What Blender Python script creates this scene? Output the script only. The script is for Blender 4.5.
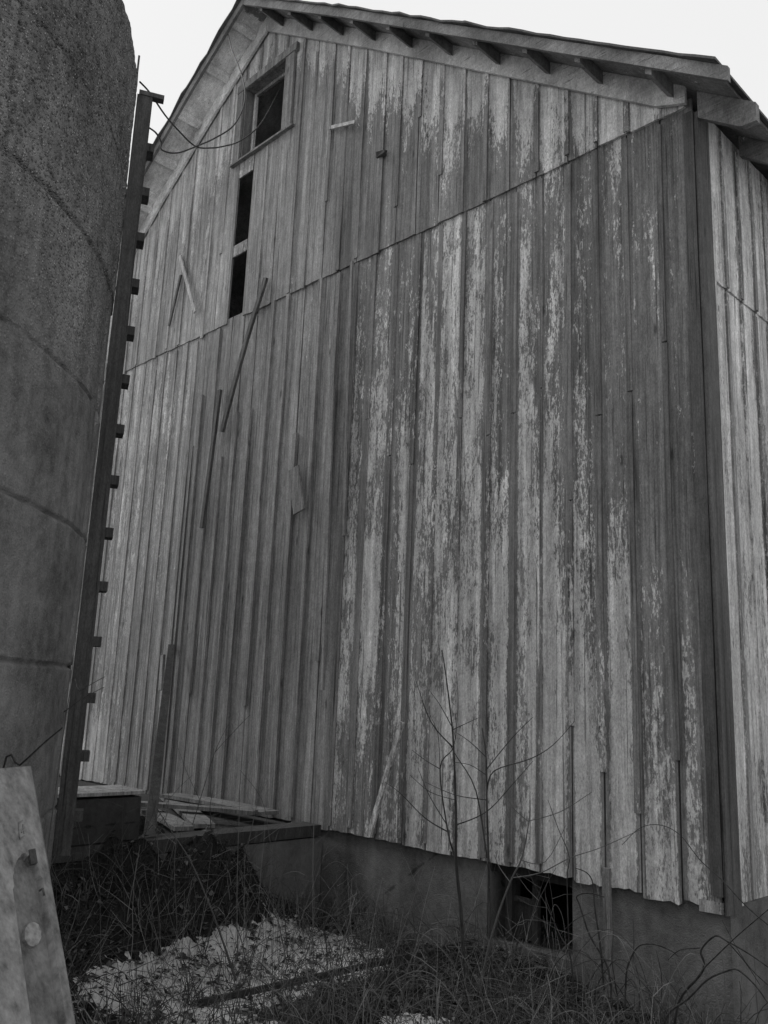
import bpy, math, random
from mathutils import Vector, Matrix, noise
random.seed(7)
for o in list(bpy.data.objects): bpy.data.objects.remove(o)
scn = bpy.context.scene
col = scn.collection
rad = math.radians

# ------------------------------------------------------------------ camera
F, CX, CY = 872.577, 384.0, 512.0
ROT = Matrix(((0.70324416, -0.12146215, -0.70049597),
              (0.70984783, 0.17476328, 0.68232972),
              (0.03954374, -0.97708994, 0.2091209)))      # picture axes (right, down, forward) -> world
CAM = Vector((2.26053985, -4.91179723, 1.00707872))
cam = bpy.data.cameras.new('camera'); co = bpy.data.objects.new('camera', cam); col.objects.link(co)
cam.sensor_fit = 'VERTICAL'; cam.sensor_height = 36.0; cam.lens = F / 1024 * 36
cam.clip_start = 0.05; cam.clip_end = 2000
M = Matrix.Identity(4)
for i in range(3):
    M[i][0] = ROT[i][0]; M[i][1] = -ROT[i][1]; M[i][2] = -ROT[i][2]; M[i][3] = CAM[i]
co.matrix_world = M
scn.camera = co

# ------------------------------------------------------------------ world and sun (dull winter overcast)
SUN_AZ, SUN_EL = rad(-108), rad(40)      # azimuth of the light measured from +Y towards +X
w = bpy.data.worlds.new('World'); scn.world = w; w.use_nodes = True
nt = w.node_tree; nt.nodes.clear()
sky = nt.nodes.new('ShaderNodeTexSky'); sky.sky_type = 'NISHITA'; sky.sun_disc = False
sky.sun_elevation = SUN_EL; sky.sun_rotation = SUN_AZ; sky.dust_density = 4
bw = nt.nodes.new('ShaderNodeRGBToBW'); mix = nt.nodes.new('ShaderNodeMix'); mix.data_type = 'RGBA'
tc = nt.nodes.new('ShaderNodeTexCoord'); nz = nt.nodes.new('ShaderNodeTexNoise'); nz.inputs['Scale'].default_value = 1.6
nz.inputs['Detail'].default_value = 4
rp = nt.nodes.new('ShaderNodeMapRange'); rp.inputs['To Min'].default_value = 8.1; rp.inputs['To Max'].default_value = 8.9
bg = nt.nodes.new('ShaderNodeBackground'); ou = nt.nodes.new('ShaderNodeOutputWorld')
nt.links.new(sky.outputs[0], bw.inputs[0]); nt.links.new(bw.outputs[0], mix.inputs['A'])
nt.links.new(tc.outputs['Generated'], nz.inputs['Vector']); nt.links.new(nz.outputs['Fac'], rp.inputs['Value'])
nt.links.new(rp.outputs[0], mix.inputs['B']); mix.inputs['Factor'].default_value = 0.92
nt.links.new(mix.outputs['Result'], bg.inputs['Color']); bg.inputs['Strength'].default_value = 0.1
nt.links.new(bg.outputs[0], ou.inputs[0])
sl = bpy.data.lights.new('sun', 'SUN'); sl.energy = 1.3; sl.angle = rad(18); sl.color = (1, 1, 1)
so = bpy.data.objects.new('sun', sl); col.objects.link(so)
sd = Vector((math.sin(SUN_AZ) * math.cos(SUN_EL), math.cos(SUN_AZ) * math.cos(SUN_EL), math.sin(SUN_EL)))
so.rotation_euler = sd.to_track_quat('Z', 'Y').to_euler()
vs = scn.view_settings; vs.view_transform = 'Standard'; vs.look = 'None'; vs.exposure = 0.14; vs.gamma = 1.0
vs.use_curve_mapping = False

# ------------------------------------------------------------------ measuring helpers (photo pixel -> point on a world plane)
def ray(x, y): return ROT @ Vector((x - CX, y - CY, F))
def onY(x, y, Y=0.0): d = ray(x, y); return CAM + d * ((Y - CAM.y) / d.y)
def onX(x, y, X=0.0): d = ray(x, y); return CAM + d * ((X - CAM.x) / d.x)
def onZ(x, y, Z=0.0): d = ray(x, y); return CAM + d * ((Z - CAM.z) / d.z)
def atD(x, y, D): d = ray(x, y); return CAM + d * (D / math.hypot(d.x, d.y))

# ------------------------------------------------------------------ mesh helpers
class MB:
    def __init__(s): s.v = []; s.f = []; s.a = []
    def vert(s, p, paint=0.0, tint=0.5, extra=0.0):
        s.v.append(tuple(p)); s.a.append((paint, tint, extra)); return len(s.v) - 1
    def quad(s, a, b, c, d): s.f.append((a, b, c, d))
    def hexa(s, P, at=(0, .5, 0)):
        i = [s.vert(p, *at) for p in P]
        for q in ((0, 3, 2, 1), (4, 5, 6, 7), (0, 1, 5, 4), (1, 2, 6, 5), (2, 3, 7, 6), (3, 0, 4, 7)):
            s.f.append(tuple(i[k] for k in q))
    def box(s, x0, x1, y0, y1, z0, z1, at=(0, .5, 0), j=0.0):
        P = [Vector(p) for p in ((x0, y0, z0), (x1, y0, z0), (x1, y1, z0), (x0, y1, z0), (x0, y0, z1), (x1, y0, z1), (x1, y1, z1), (x0, y1, z1))]
        if j: P = [p + Vector((random.uniform(-j, j) for _ in range(3))) for p in P]
        s.hexa(P, at)
    def beam(s, a, b, wv, tv, at=(0, .5, 0), segs=1, bend=0.0, taper=1.0):
        """bar from a to b, wv and tv are full width and thickness vectors; built in segments so it can bend"""
        a, b, wv, tv = Vector(a), Vector(b), Vector(wv), Vector(tv)
        prev = None
        for k in range(segs + 1):
            t = k / segs; c = a.lerp(b, t) + tv.normalized() * bend * math.sin(math.pi * t)
            q = 1 + (taper - 1) * t
            jj = 1 + random.uniform(-.06, .06)
            r = [s.vert(c + wv * (u * .5 * q * jj) + tv * (v_ * .5), *at) for u, v_ in ((-1, -1), (1, -1), (1, 1), (-1, 1))]
            if prev:
                for m in range(4): s.quad(prev[m], prev[(m + 1) % 4], r[(m + 1) % 4], r[m])
            else: s.f.append((r[3], r[2], r[1], r[0]))
            prev = r
        s.f.append(tuple(prev))
    def tube(s, pts, r0, r1, n=5, at=(0, .5, 0)):
        pts = [Vector(p) for p in pts]; prev = None
        for k, p in enumerate(pts):
            d = (pts[min(k + 1, len(pts) - 1)] - pts[max(k - 1, 0)]).normalized()
            u = d.cross(Vector((0.31, 0.9, 0.2))).normalized(); v_ = d.cross(u)
            r = r0 + (r1 - r0) * k / max(1, len(pts) - 1)
            ring = [s.vert(p + (u * math.cos(2 * math.pi * m / n) + v_ * math.sin(2 * math.pi * m / n)) * r, *at) for m in range(n)]
            if prev:
                for m in range(n): s.quad(prev[m], prev[(m + 1) % n], ring[(m + 1) % n], ring[m])
            prev = ring
    def build(s, name, mat, parent=None, smooth=False):
        me = bpy.data.meshes.new(name); me.from_pydata(s.v, [], s.f)
        for k, nm in enumerate(('paint', 'tint', 'extra')):
            at = me.attributes.new(nm, 'FLOAT', 'POINT'); at.data.foreach_set('value', [q[k] for q in s.a])
        me.materials.append(mat); me.validate(); me.update()
        import bmesh
        bm = bmesh.new(); bm.from_mesh(me); bmesh.ops.recalc_face_normals(bm, faces=bm.faces[:]); bm.to_mesh(me); bm.free()
        if smooth: me.polygons.foreach_set('use_smooth', [True] * len(me.polygons))
        o = bpy.data.objects.new(name, me); col.objects.link(o)
        if parent: o.parent = parent
        return o
def empty(name, loc=(0, 0, 0)):
    # the parts are built in world coordinates, so the Empty keeps them in place through the parent inverse
    o = bpy.data.objects.new(name, None); o.empty_display_size = .3; o.location = loc; col.objects.link(o); return o
def keep(child, parent):
    child.parent = parent; child.matrix_parent_inverse = Matrix.Translation(-Vector(parent.location)); return child
def tag(o, label=None, cat=None, group=None, kind=None):
    if label: o['label'] = label
    if cat: o['category'] = cat
    if group: o['group'] = group
    if kind: o['kind'] = kind
    return o
def catmull(P, n=6):
    P = [Vector(p) for p in P]; out = []
    for i in range(len(P) - 1):
        p0 = P[max(i - 1, 0)]; p1 = P[i]; p2 = P[i + 1]; p3 = P[min(i + 2, len(P) - 1)]
        for k in range(n):
            t = k / n
            out.append(.5 * ((2 * p1) + (p2 - p0) * t + (2 * p0 - 5 * p1 + 4 * p2 - p3) * t * t + (3 * p1 - p0 - 3 * p2 + p3) * t ** 3))
    return out + [P[-1]]

# ------------------------------------------------------------------ materials
class Nd:
    def __init__(s, name):
        s.m = bpy.data.materials.new(name); s.m.use_nodes = True; s.t = s.m.node_tree; s.t.nodes.clear()
        s.b = s.t.nodes.new('ShaderNodeBsdfPrincipled'); s.o = s.t.nodes.new('ShaderNodeOutputMaterial')
        s.t.links.new(s.b.outputs[0], s.o.inputs[0]); s.pos = s.t.nodes.new('ShaderNodeNewGeometry').outputs['Position']
    def ln(s, a, b): s.t.links.new(a, b)
    def put(s, sock, v):
        if isinstance(v, (int, float)): sock.default_value = v
        elif isinstance(v, tuple): sock.default_value = v
        else: s.ln(v, sock)
    def noise(s, sc=(1, 1, 1), scale=1.0, det=4, rough=.55, off=(0, 0, 0), dist=0.0):
        mp = s.t.nodes.new('ShaderNodeMapping'); mp.inputs['Scale'].default_value = sc; mp.inputs['Location'].default_value = off
        s.ln(s.pos, mp.inputs['Vector']); n = s.t.nodes.new('ShaderNodeTexNoise')
        n.inputs['Scale'].default_value = scale; n.inputs['Detail'].default_value = det; n.inputs['Roughness'].default_value = rough
        n.inputs['Distortion'].default_value = dist
        s.ln(mp.outputs[0], n.inputs['Vector']); return n.outputs['Fac']
    def voro(s, scale, feat='F1', sc=(1, 1, 1), out='Distance'):
        mp = s.t.nodes.new('ShaderNodeMapping'); mp.inputs['Scale'].default_value = sc; s.ln(s.pos, mp.inputs['Vector'])
        n = s.t.nodes.new('ShaderNodeTexVoronoi'); n.feature = feat; n.inputs['Scale'].default_value = scale
        s.ln(mp.outputs[0], n.inputs['Vector']); return n.outputs[out]
    def rng(s, v, a, b, c=0.0, d=1.0, smooth=False):
        n = s.t.nodes.new('ShaderNodeMapRange'); n.interpolation_type = 'SMOOTHSTEP' if smooth else 'LINEAR'
        for k, x in zip(('Value', 'From Min', 'From Max', 'To Min', 'To Max'), (v, a, b, c, d)): s.put(n.inputs[k], x)
        return n.outputs[0]
    def math(s, op, a, b=0.0, c=0.0):
        n = s.t.nodes.new('ShaderNodeMath'); n.operation = op; s.put(n.inputs[0], a); s.put(n.inputs[1], b)
        if op in ('MULTIPLY_ADD',): s.put(n.inputs[2], c)
        return n.outputs[0]
    def mix(s, f, a, b):
        n = s.t.nodes.new('ShaderNodeMix'); n.data_type = 'FLOAT'; s.put(n.inputs['Factor'], f); s.put(n.inputs['A'], a); s.put(n.inputs['B'], b)
        return n.outputs['Result']
    def attr(s, nm):
        n = s.t.nodes.new('ShaderNodeAttribute'); n.attribute_name = nm; return n.outputs['Fac']
    def sep(s):
        n = s.t.nodes.new('ShaderNodeSeparateXYZ'); s.ln(s.pos, n.inputs[0]); return n.outputs
    def finish(s, val, rough=.85, bump=None, bstr=.4, bdist=.004, spec=.25):
        c = s.t.nodes.new('ShaderNodeCombineColor')
        for k in range(3): s.put(c.inputs[k], val)
        s.ln(c.outputs[0], s.b.inputs['Base Color']); s.put(s.b.inputs['Roughness'], rough)
        s.b.inputs['Specular IOR Level'].default_value = spec
        if bump is not None:
            bn = s.t.nodes.new('ShaderNodeBump'); bn.inputs['Strength'].default_value = bstr; bn.inputs['Distance'].default_value = bdist
            s.ln(bump, bn.inputs['Height']); s.ln(bn.outputs[0], s.b.inputs['Normal'])
        return s.m

def wood_mat(name, dark=.07, light=.2, paintcol=.40, horizontal=None):
    n = Nd(name)
    if horizontal == 'slope': gs, ms = (4, 60, 60), (3, 12, 12)
    else: gs, ms = (60, 60, 1.3), (40, 40, 9)
    grain = n.noise(gs, 1, 6, .6); streak = n.noise(tuple(g * .30 for g in gs), 1, 6, .65, (3, 1, 0), .3)
    big = n.noise((2.2, 2.2, .7), 1, 3, .5, (9, 4, 2))
    ti = n.attr('tint')
    bare = n.math('ADD', n.math('MULTIPLY', grain, .45), n.math('ADD', n.math('MULTIPLY', streak, .40), n.math('MULTIPLY', big, .25)))
    bare = n.rng(bare, .36, .68, dark, light)
    bare = n.math('MULTIPLY', bare, n.rng(ti, 0, 1, .62, 1.4))
    knot = n.rng(n.voro(1, sc=(7, 7, 2.0)), .03, .13, .38, 1.0, True)
    bare = n.math('MULTIPLY', bare, knot)
    m1 = n.noise(ms, 1, 8, .68, (5, 2, 7), .4); m2 = n.noise((85, 85, 30), 1, 3, .75, (1, 8, 3)); m3 = n.noise(tuple(q * .28 for q in ms), 1, 4, .55, (4, 4, 4))
    mm = n.math('ADD', n.math('MULTIPLY', m1, .42), n.math('ADD', n.math('MULTIPLY', m2, .32), n.math('MULTIPLY', m3, .26)))
    mask = n.rng(n.math('ADD', n.math('SUBTRACT', mm, .5), n.math('MULTIPLY', n.math('SUBTRACT', n.attr('paint'), .5), .33)), -.022, .028, 0, 1, True)
    pc = n.rng(n.math('ADD', n.math('MULTIPLY', grain, .4), n.math('ADD', n.math('MULTIPLY', m3, .3), n.math('MULTIPLY', streak, .3))), .34, .66, paintcol * .62, paintcol * 1.08)
    pc = n.math('MULTIPLY', pc, n.rng(m2, .3, .7, .86, 1.1))
    run = n.noise((11, 11, .5), 1, 5, .62, (7, 7, 1), .2) if horizontal is None else big
    run2 = n.noise((60, 60, .9), 1, 3, .6, (2, 9, 4)) if horizontal is None else grain
    crack = n.rng(run2, .60, .68, 1, .38, True)
    darken = n.attr('extra')
    val = n.math('MULTIPLY', n.mix(mask, bare, n.math('MULTIPLY', pc, n.rng(run, .35, .65, .88, 1.06))), n.math('MULTIPLY', crack, n.rng(run, .33, .67, .70, 1.22)))
    fs = n.noise((120, 120, 55), 1, 3, .8, (6, 2, 1)); fs2 = n.noise((22, 22, 9), 1, 5, .7, (1, 2, 9))
    val = n.math('MULTIPLY', val, n.math('MULTIPLY', n.rng(fs, .3, .7, .66, 1.34), n.rng(fs2, .34, .66, .80, 1.2)))
    val = n.math('MULTIPLY', val, n.rng(darken, 0, 1, 1.0, .42))
    bump = n.math('ADD', n.math('MULTIPLY', grain, .9), n.math('ADD', n.math('MULTIPLY', mask, .28), n.math('MULTIPLY', streak, .5)))
    return n.finish(val, .85, bump, .75, .006)
WOOD = wood_mat('weathered_barn_wood', .06, .27, .50)
WOOD_S = wood_mat('weathered_rake_wood', .10, .24, .80, 'slope')
WOOD_D = wood_mat('dark_old_wood', .035, .085, .30)

def concrete(name, lo, hi, agg=0.0, scale=1.0):
    n = Nd(name); z = n.sep()[2]
    big = n.noise((1, 1, 1), 1.4 * scale, 6, .62); mid = n.noise((1, 1, 1), 14 * scale, 6, .7, (3, 3, 3)); fine = n.noise((1, 1, 1), 110 * scale, 3, .7)
    runs = n.noise((7, 7, .5), 1, 5, .6, (2, 7, 1))
    v = n.math('ADD', n.math('MULTIPLY', big, .38), n.math('ADD', n.math('MULTIPLY', mid, .27), n.math('ADD', n.math('MULTIPLY', fine, .17), n.math('MULTIPLY', runs, .25))))
    v = n.rng(v, .40, .68, lo, hi)
    ckk = n.voro(1, 'DISTANCE_TO_EDGE', (.55, .55, .8)); wob = n.noise((1, 1, 1), 9, 4, .6)
    if not agg: v = n.math('MULTIPLY', v, n.rng(n.math('ADD', ckk, n.math('MULTIPLY', wob, .05)), .022, .032, .45, 1, True))
    bump = n.math('ADD', n.math('MULTIPLY', mid, .6), n.math('MULTIPLY', fine, .35))
    if agg:
        st = n.voro(58); st2 = n.voro(58, out='Color'); sp = n.t.nodes.new('ShaderNodeSeparateColor'); n.ln(st2, sp.inputs[0])
        up = n.rng(n.math('ADD', z, n.math('MULTIPLY', n.math('SUBTRACT', big, .5), 3.2)), 2.0, 3.9, .10, 1, True)
        ck = n.math('MULTIPLY', n.rng(st, .30, .42, 1, 0, True), n.rng(sp.outputs[0], .52, .9, 0, 1))
        ck = n.math('MULTIPLY', ck, up)
        v = n.math('ADD', v, n.math('MULTIPLY', ck, agg)); pit = n.math('MULTIPLY', n.rng(sp.outputs[1], .72, .95, 0, 1), up)
        v = n.math('MULTIPLY', v, n.rng(pit, 0, 1, 1, .5))
        bump = n.math('ADD', bump, n.math('MULTIPLY', n.math('MULTIPLY', n.rng(st, 0, .5, 1, 0), up), 1.1))
    return n.finish(v, .92, bump, .95, .02, .15)
SILO = concrete('silo_concrete', .035, .255, .24)
FOUND = concrete('foundation_concrete', .045, .185)
DARKC = concrete('old_dark_concrete', .025, .075, 0, 2)

n = Nd('ground_soil'); bounce_fld = n.attr('paint'); a = n.noise((1, 1, 1), 9, 8, .7); b_ = n.noise((1, 1, 1), 70, 4, .7)
bounce_snow = n.rng(n.math('ADD', a, bounce_fld), 1.0, 1.08, 0, .72, True)  # snow added on unseen far ground to bounce light onto soffit and wall
GROUND = n.finish(n.math('ADD', n.rng(n.math('ADD', n.math('MULTIPLY', a, .5), n.math('MULTIPLY', b_, .5)), .35, .68, .008, .042), bounce_snow), .95, b_, 1, .02, .1)
n = Nd('old_snow'); a = n.noise((1, 1, 1), 22, 8, .7); b_ = n.noise((1, 1, 1), 120, 4, .7)
SNOW = n.finish(n.rng(n.math('ADD', n.math('MULTIPLY', a, .6), n.math('MULTIPLY', b_, .4)),   .30, .58, .20, .62), .6, a, .8, .02, .3)
n = Nd('dead_stems'); SV = n.rng(n.attr('tint'), 0, 1, .03, .2)
STEM = n.finish(n.math('MULTIPLY', SV, n.rng(n.noise((1, 1, 1), 60, 2), .3, .7, .8, 1.2)), .8, None, spec=.2)
n = Nd('dead_leaves'); LEAF = n.finish(n.rng(n.attr('tint'), 0, 1, .012, .13), .8, None, spec=.2)
n = Nd('bark'); a = n.noise((60, 60, 12), 1, 4, .6); BARK = n.finish(n.rng(a, .35, .65, .015, .05), .85, a, .5, .002)
n = Nd('shingles'); a = n.noise((1, 1, 1), 40, 4, .7); SHING = n.finish(n.rng(a, .3, .7, .05, .12), .9, a, .6, .006)
n = Nd('black_cable'); CABLE = n.finish(n.rng(n.noise(scale=30), .3, .7, .02, .05), .6)
n = Nd('rusty_iron'); IRON = n.finish(n.rng(n.noise(scale=40), .3, .7, .03, .08), .7)
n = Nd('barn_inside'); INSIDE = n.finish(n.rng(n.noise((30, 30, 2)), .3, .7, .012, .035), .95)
n = Nd('panel_paint'); a = n.noise((1, 1, 1), 7, 8, .7); b_ = n.noise((30, 30, 2), 1, 5, .65); c_ = n.noise((1, 1, 1), 45, 5, .7)
pv = n.rng(n.math('ADD', n.math('MULTIPLY', a, .45), n.math('ADD', n.math('MULTIPLY', b_, .35), n.math('MULTIPLY', c_, .2))), .38, .64, .07, .31)
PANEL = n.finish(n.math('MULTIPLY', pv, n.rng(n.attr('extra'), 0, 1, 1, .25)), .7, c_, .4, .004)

# ------------------------------------------------------------------ ground
def gz(x, y):
    z = -0.68 + .03 * noise.noise(Vector((x * 1.3, y * 1.3, 0))) + .012 * noise.noise(Vector((x * 6, y * 6, 3)))
    # rubble and leaf bank against the low wall and the foot of the silo
    dx = (x + 3.3 + .2 * noise.noise(Vector((x * 2, y * 2.5, 4)))) / .95; t = max(0.0, 1 - max(0.0, dx)) if x > -3.3 else 1.0
    s = min(1, max(0, (-y - .1) / 1.0)) * min(1, max(0, (y + 3.6) / .6))
    z += .60 * t * t * s * (1 + .35 * noise.noise(Vector((x * 3, y * 3, 5)))) * (1 + .25 * noise.noise(Vector((x * 9, y * 9, 8))))
    d = math.hypot(x + 3.4, y + 4.8)
    if d < 3.0: z += .14 * (1 - max(0, d - 2.3) / .7)
    # brush mound under the cellar opening
    z += .13 * math.exp(-(((x + 1.45) / .55) ** 2 + ((y + .1) / .3) ** 2))
    return z
def axis(lo, hi, step, far):
    c = []; x = lo
    while x < hi + 1e-6: c.append(x); x += step
    st = step; a = lo; pre = []
    while a > -far: st *= 1.5; a -= st; pre.append(a)
    st = step; b = c[-1]; post = []
    while b < far: st *= 1.5; b += st; post.append(b)
    return pre[::-1] + c + post
gx = axis(-6.5, 2.8, .05, 600); gy = axis(-5.2, .3, .05, 600)
g = MB(); nx = len(gx)
for y in gy:
    for x in gx: g.vert((x, y, gz(x, y) if abs(x) < 12 and abs(y) < 12 else -.68 + .4 * noise.noise(Vector((x * .03, y * .03, 0)))), max(0, min(.75, (math.hypot(max(0, x - .8), min(0, y + 3.6)) if y < 0 or x > 0 else 5) * .35)))  # paint value grows where the unseen bounce snow is added
for j in range(len(gy) - 1):
    for i in range(nx - 1): g.quad(j * nx + i, j * nx + i + 1, (j + 1) * nx + i + 1, (j + 1) * nx + i)
tag(g.build('ground', GROUND, smooth=True), kind='structure')

# patchy snow: a thin uneven sheet that dives under the soil where it has melted
def snow_h(x, y):
    e = 1.0
    # patch in the corner between low wall and foundation
    cx_, cy_ = -2.42, -1.45
    ang = rad(96); u = (x - cx_) * math.cos(ang) + (y - cy_) * math.sin(ang); v_ = -(x - cx_) * math.sin(ang) + (y - cy_) * math.cos(ang)
    f1 = 1 - ((u / 1.2) ** 2 + (v_ / .52) ** 2)
    f0 = 1 - (((x + 2.55) / .65) ** 2 + ((y + .72) / .40) ** 2)
    f2 = 1 - (((x + 1.1) / .35) ** 2 + ((y + 1.15) / .22) ** 2)
    f3 = 1 - (((x + 1.75) / .7) ** 2 + ((y + 2.0) / .3) ** 2)
    e = max(f1, f0 * .7, f2 * .6, f3 * .9)
    e = min(e, .42) - max(0, gz(x, y) + .60) * 3.2
    nn = noise.noise(Vector((x * 3.2, y * 3.2, 1))) * .4 + noise.noise(Vector((x * 9, y * 9, 2))) * .45 + noise.noise(Vector((x * 20, y * 20, 4))) * .55 + noise.noise(Vector((x * 46, y * 46, 4))) * .32
    return max(-.03, min(.016, (e * .85 - .10 + nn * .54) * .04))
s = MB(); xs = [-4.2 + .02 * i for i in range(200)]; ys = [-2.9 + .02 * i for i in range(145)]
for y in ys:
    for x in xs: s.vert((x, y, gz(x, y) + snow_h(x, y) + .003 * noise.noise(Vector((x * 40, y * 40, 0)))))
ok = [snow_h(x, y) > -.012 for y in ys for x in xs]; W = len(xs)
for j in range(len(ys) - 1):
    for i in range(W - 1):
        q = (j * W + i, j * W + i + 1, (j + 1) * W + i + 1, (j + 1) * W + i)
        if all(ok[k] for k in q): s.f.append(q)
tag(s.build('snow', SNOW, smooth=True), kind='structure')

# ------------------------------------------------------------------ barn
L_, D_ = -9.8, 13.0                      # left corner, depth
RK = [(-10.4, 4.42), (-9.8, 4.9), (-7.7, 6.46), (-6.95, 7.03), (-5.97, 7.70), (-4.93, 8.34), (-3.2, 7.13), (-1.63, 5.99), (0.0, 4.81), (.5, 4.445)]
def rk(x):
    for (a, za), (b, zb) in zip(RK, RK[1:]):
        if a <= x <= b: return za + (zb - za) * (x - a) / (b - a)
    return RK[0][1] if x < RK[0][0] else RK[-1][1]
SEAM = 4.92
barn = empty('barn', (-4.9, 6.5, -.68))
tag(barn, 'weathered wooden barn with vertical boards and peeling paint, gable end facing the silo', 'barn')
def part(mb, name, mat, parent=None, smooth=False):
    o = mb.build(name, mat, smooth=smooth); keep(o, barn) if parent is None else None
    if parent is not None:
        o.parent = parent; o.matrix_parent_inverse = Matrix.Translation(-Vector(barn.location))
        # parent part itself sits at world origin through the barn's inverse
        o.matrix_parent_inverse = Matrix.Identity(4)
    return o
def ns(*a): return noise.noise(Vector(a))
def lerp(a, b, t): return a + (b - a) * max(0, min(1, t))

def paint_upper(X, Z, k):
    d = rk(X) - Z          # distance below the frieze
    if X < -5.45:          # far left: white streaks under the rake
        return lerp(1.35, .22, d / (1.3 + .6 * ns(k * 3.1, 2, 0))) + .05
    if X < -3.6: return lerp(.9, .12, d / (.6 + .3 * ns(k * 2.7, 4, 0)))
    if X < -1.2: return lerp(1.0, .12, (d - .05) / (.9 + .75 * ns(k * 2.3, 1, 0)))
    return lerp(.95, .42, d / (.9 + .5 * ns(k * 1.9, 7, 0)))
def paint_lower(X, Z, k):
    kk = ns(k * 1.73, 3.3, 0)
    if X < -3.27:
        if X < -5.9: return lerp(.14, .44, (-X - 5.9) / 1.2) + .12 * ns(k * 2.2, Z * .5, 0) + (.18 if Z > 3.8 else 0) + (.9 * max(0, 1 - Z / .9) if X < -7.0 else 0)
        return -.05 + (.25 if kk > .35 and Z > 3.6 else 0)
    if X < -1.3:
        return .56 + .22 * kk + .12 * math.sin(Z * 1.3 + k) * .5 - .12 * max(0, Z - 3.2)
    # right: dark and worn from the top down, paint coming in low
    base = lerp(.74, .34, (Z - .9 - kk * 1.2 + (X + 1.3) * 1.1) / 2.4) + .15 * kk
    if X > -.27: base -= .1
    return base
def tint_lower(X, Z, k):
    t = .5 + .22 * ns(k * 5.1, 9, 0)
    if X < -5.9: t += .40
    elif X < -3.27: t += .12
    elif X > -1.3: t -= .28 * min(1, max(0, Z - .8) / 1.5) + .05
    else: t -= .22
    return t
def tint_upper(X, Z, k):
    t = .45 + .2 * ns(k * 4.7, 5, 0)
    if X < -5.4: t += .85
    elif X < -3.6: t += .22
    else: t -= lerp(.28, .12, (X + 3.6) / 2.5 * 0 + .3)
    return t

def board(mb, x0, x1, z0f, z1f, yf, k, paintf, tintf, thick=.022, cupf=.003, gap=.012, axis='x', cols=5, edge=True, jg=.006):
    """one vertical board, front at yf (out towards -Y, or +X when axis is 'y'); finely divided so wear can vary along it"""
    a, b = x0 + gap * .5, x1 - gap * .5
    dz = .14; bow = random.uniform(-.004, .006); lean = random.uniform(-.003, .003)
    zlo = min(z0f(a), z0f(b)); zhi = max(z1f(a), z1f(b)); N = max(2, int((zhi - zlo) / dz))
    el, er_ = random.uniform(.03, .2), random.uniform(.03, .22)
    us = sorted(set([0, el, (el + .5) / 2, .5, (1.5 - er_) / 2, 1 - er_, 1])) ; cols = len(us) - 1
    jag = [random.uniform(-jg, jg) for _ in range(cols + 1)]
    grid = []
    for r in range(N + 1):
        row = []
        for c in range(cols + 1):
            u = us[c]; X = a + (b - a) * u
            zb, zt = z0f(X) + jag[c], z1f(X); Z = zb + (zt - zb) * r / N
            cup = cupf * (4 * (u - .5) ** 2) + bow * math.sin(r / N * math.pi) + .003 * ns(X * 5, Z * 1.5, k)
            Y = yf - cup
            p = paintf(X, Z, k)
            e = min(u, 1 - u)
            if edge and e < .001: p -= .8
            p += .30 * ns(u * 2 + k * 3.7, Z * .9, k * 1.1)
            P = (X + lean * r / N, Y, Z) if axis == 'x' else (-Y, X, Z)
            row.append(mb.vert(P, p, tintf(X, Z, k), 0))
        grid.append(row)
    for r in range(N):
        for c in range(cols): mb.quad(grid[r][c], grid[r][c + 1], grid[r + 1][c + 1], grid[r + 1][c])
    def back(i):
        x, y, z = mb.v[i]; at = mb.a[i]
        return mb.vert((x, y + thick, z) if axis == 'x' else (x - thick, y, z), *at)
    per = [grid[0][c] for c in range(cols + 1)] + [grid[r][cols] for r in range(1, N + 1)] + [grid[N][c] for c in range(cols - 1, -1, -1)] + [grid[r][0] for r in range(N - 1, 0, -1)]
    bk = [back(i) for i in per]
    for m in range(len(per)): mb.quad(per[m], bk[m], bk[(m + 1) % len(per)], per[(m + 1) % len(per)])
def batten(mb, x, z0, z1, yf, wd, th, k, paintf, tintf, axis='x', lean=0.0):
    N = max(2, int((z1 - z0) / .16)); prev = None; bow = random.uniform(-.003, .006); ph = random.uniform(0, 9)
    for r in range(N + 1):
        Z = z0 + (z1 - z0) * r / N; xc = x + lean * (r / N) + .0025 * math.sin(Z * 2 + ph); f = yf - th - bow * math.sin(r / N * math.pi)
        row = []
        for (dx, y) in ((-wd / 2, yf + .002), (-wd / 2, f), (wd / 2, f), (wd / 2, yf + .002)):
            P = (xc + dx, y, Z) if axis == 'x' else (-y, xc + dx, Z)
            row.append(mb.vert(P, paintf(xc, Z, k) - .28 + .5 * ns(k * 3.3, Z * .4, 8), tintf(xc, Z, k) - .05, 0))
        if prev:
            for m in range(3): mb.quad(prev[m], prev[m + 1], row[m + 1], row[m])
        else: mb.f.append(tuple(row))
        prev = row
    mb.f.append(tuple(reversed(prev)))

# seams measured on the gable
US = [-.04, -.24, -.47, -.72, -.97, -1.25, -1.5, -1.75, -1.99, -2.25, -2.51, -2.75, -2.99, -3.25, -3.5, -3.74, -4.02, -4.25, -4.54, -4.79, -5.04, -5.31, -5.56]
while US[-1] > L_ + .3: US.append(US[-1] - random.uniform(.235, .27))
US.append(L_)
LS = [-.02, -.25, -.50, -.74, -.97, -1.21, -1.45, -1.70, -1.96, -2.21, -2.45, -2.73, -3.03, -3.26, -3.49, -3.74, -4.0, -4.25, -4.5, -4.77, -5.0, -5.22, -5.45, -5.70, -5.9, -6.11, -6.33, -6.58, -6.79, -7.06, -7.33, -7.58, -7.86]
while LS[-1] > L_ + .3: LS.append(LS[-1] - random.uniform(.235, .27))
LS.append(L_)
rnd2 = random.Random(3)
up = MB(); yU = -.024; yL = -.006
zr = lambda x: rk(x) + .12
sag = {}
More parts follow.
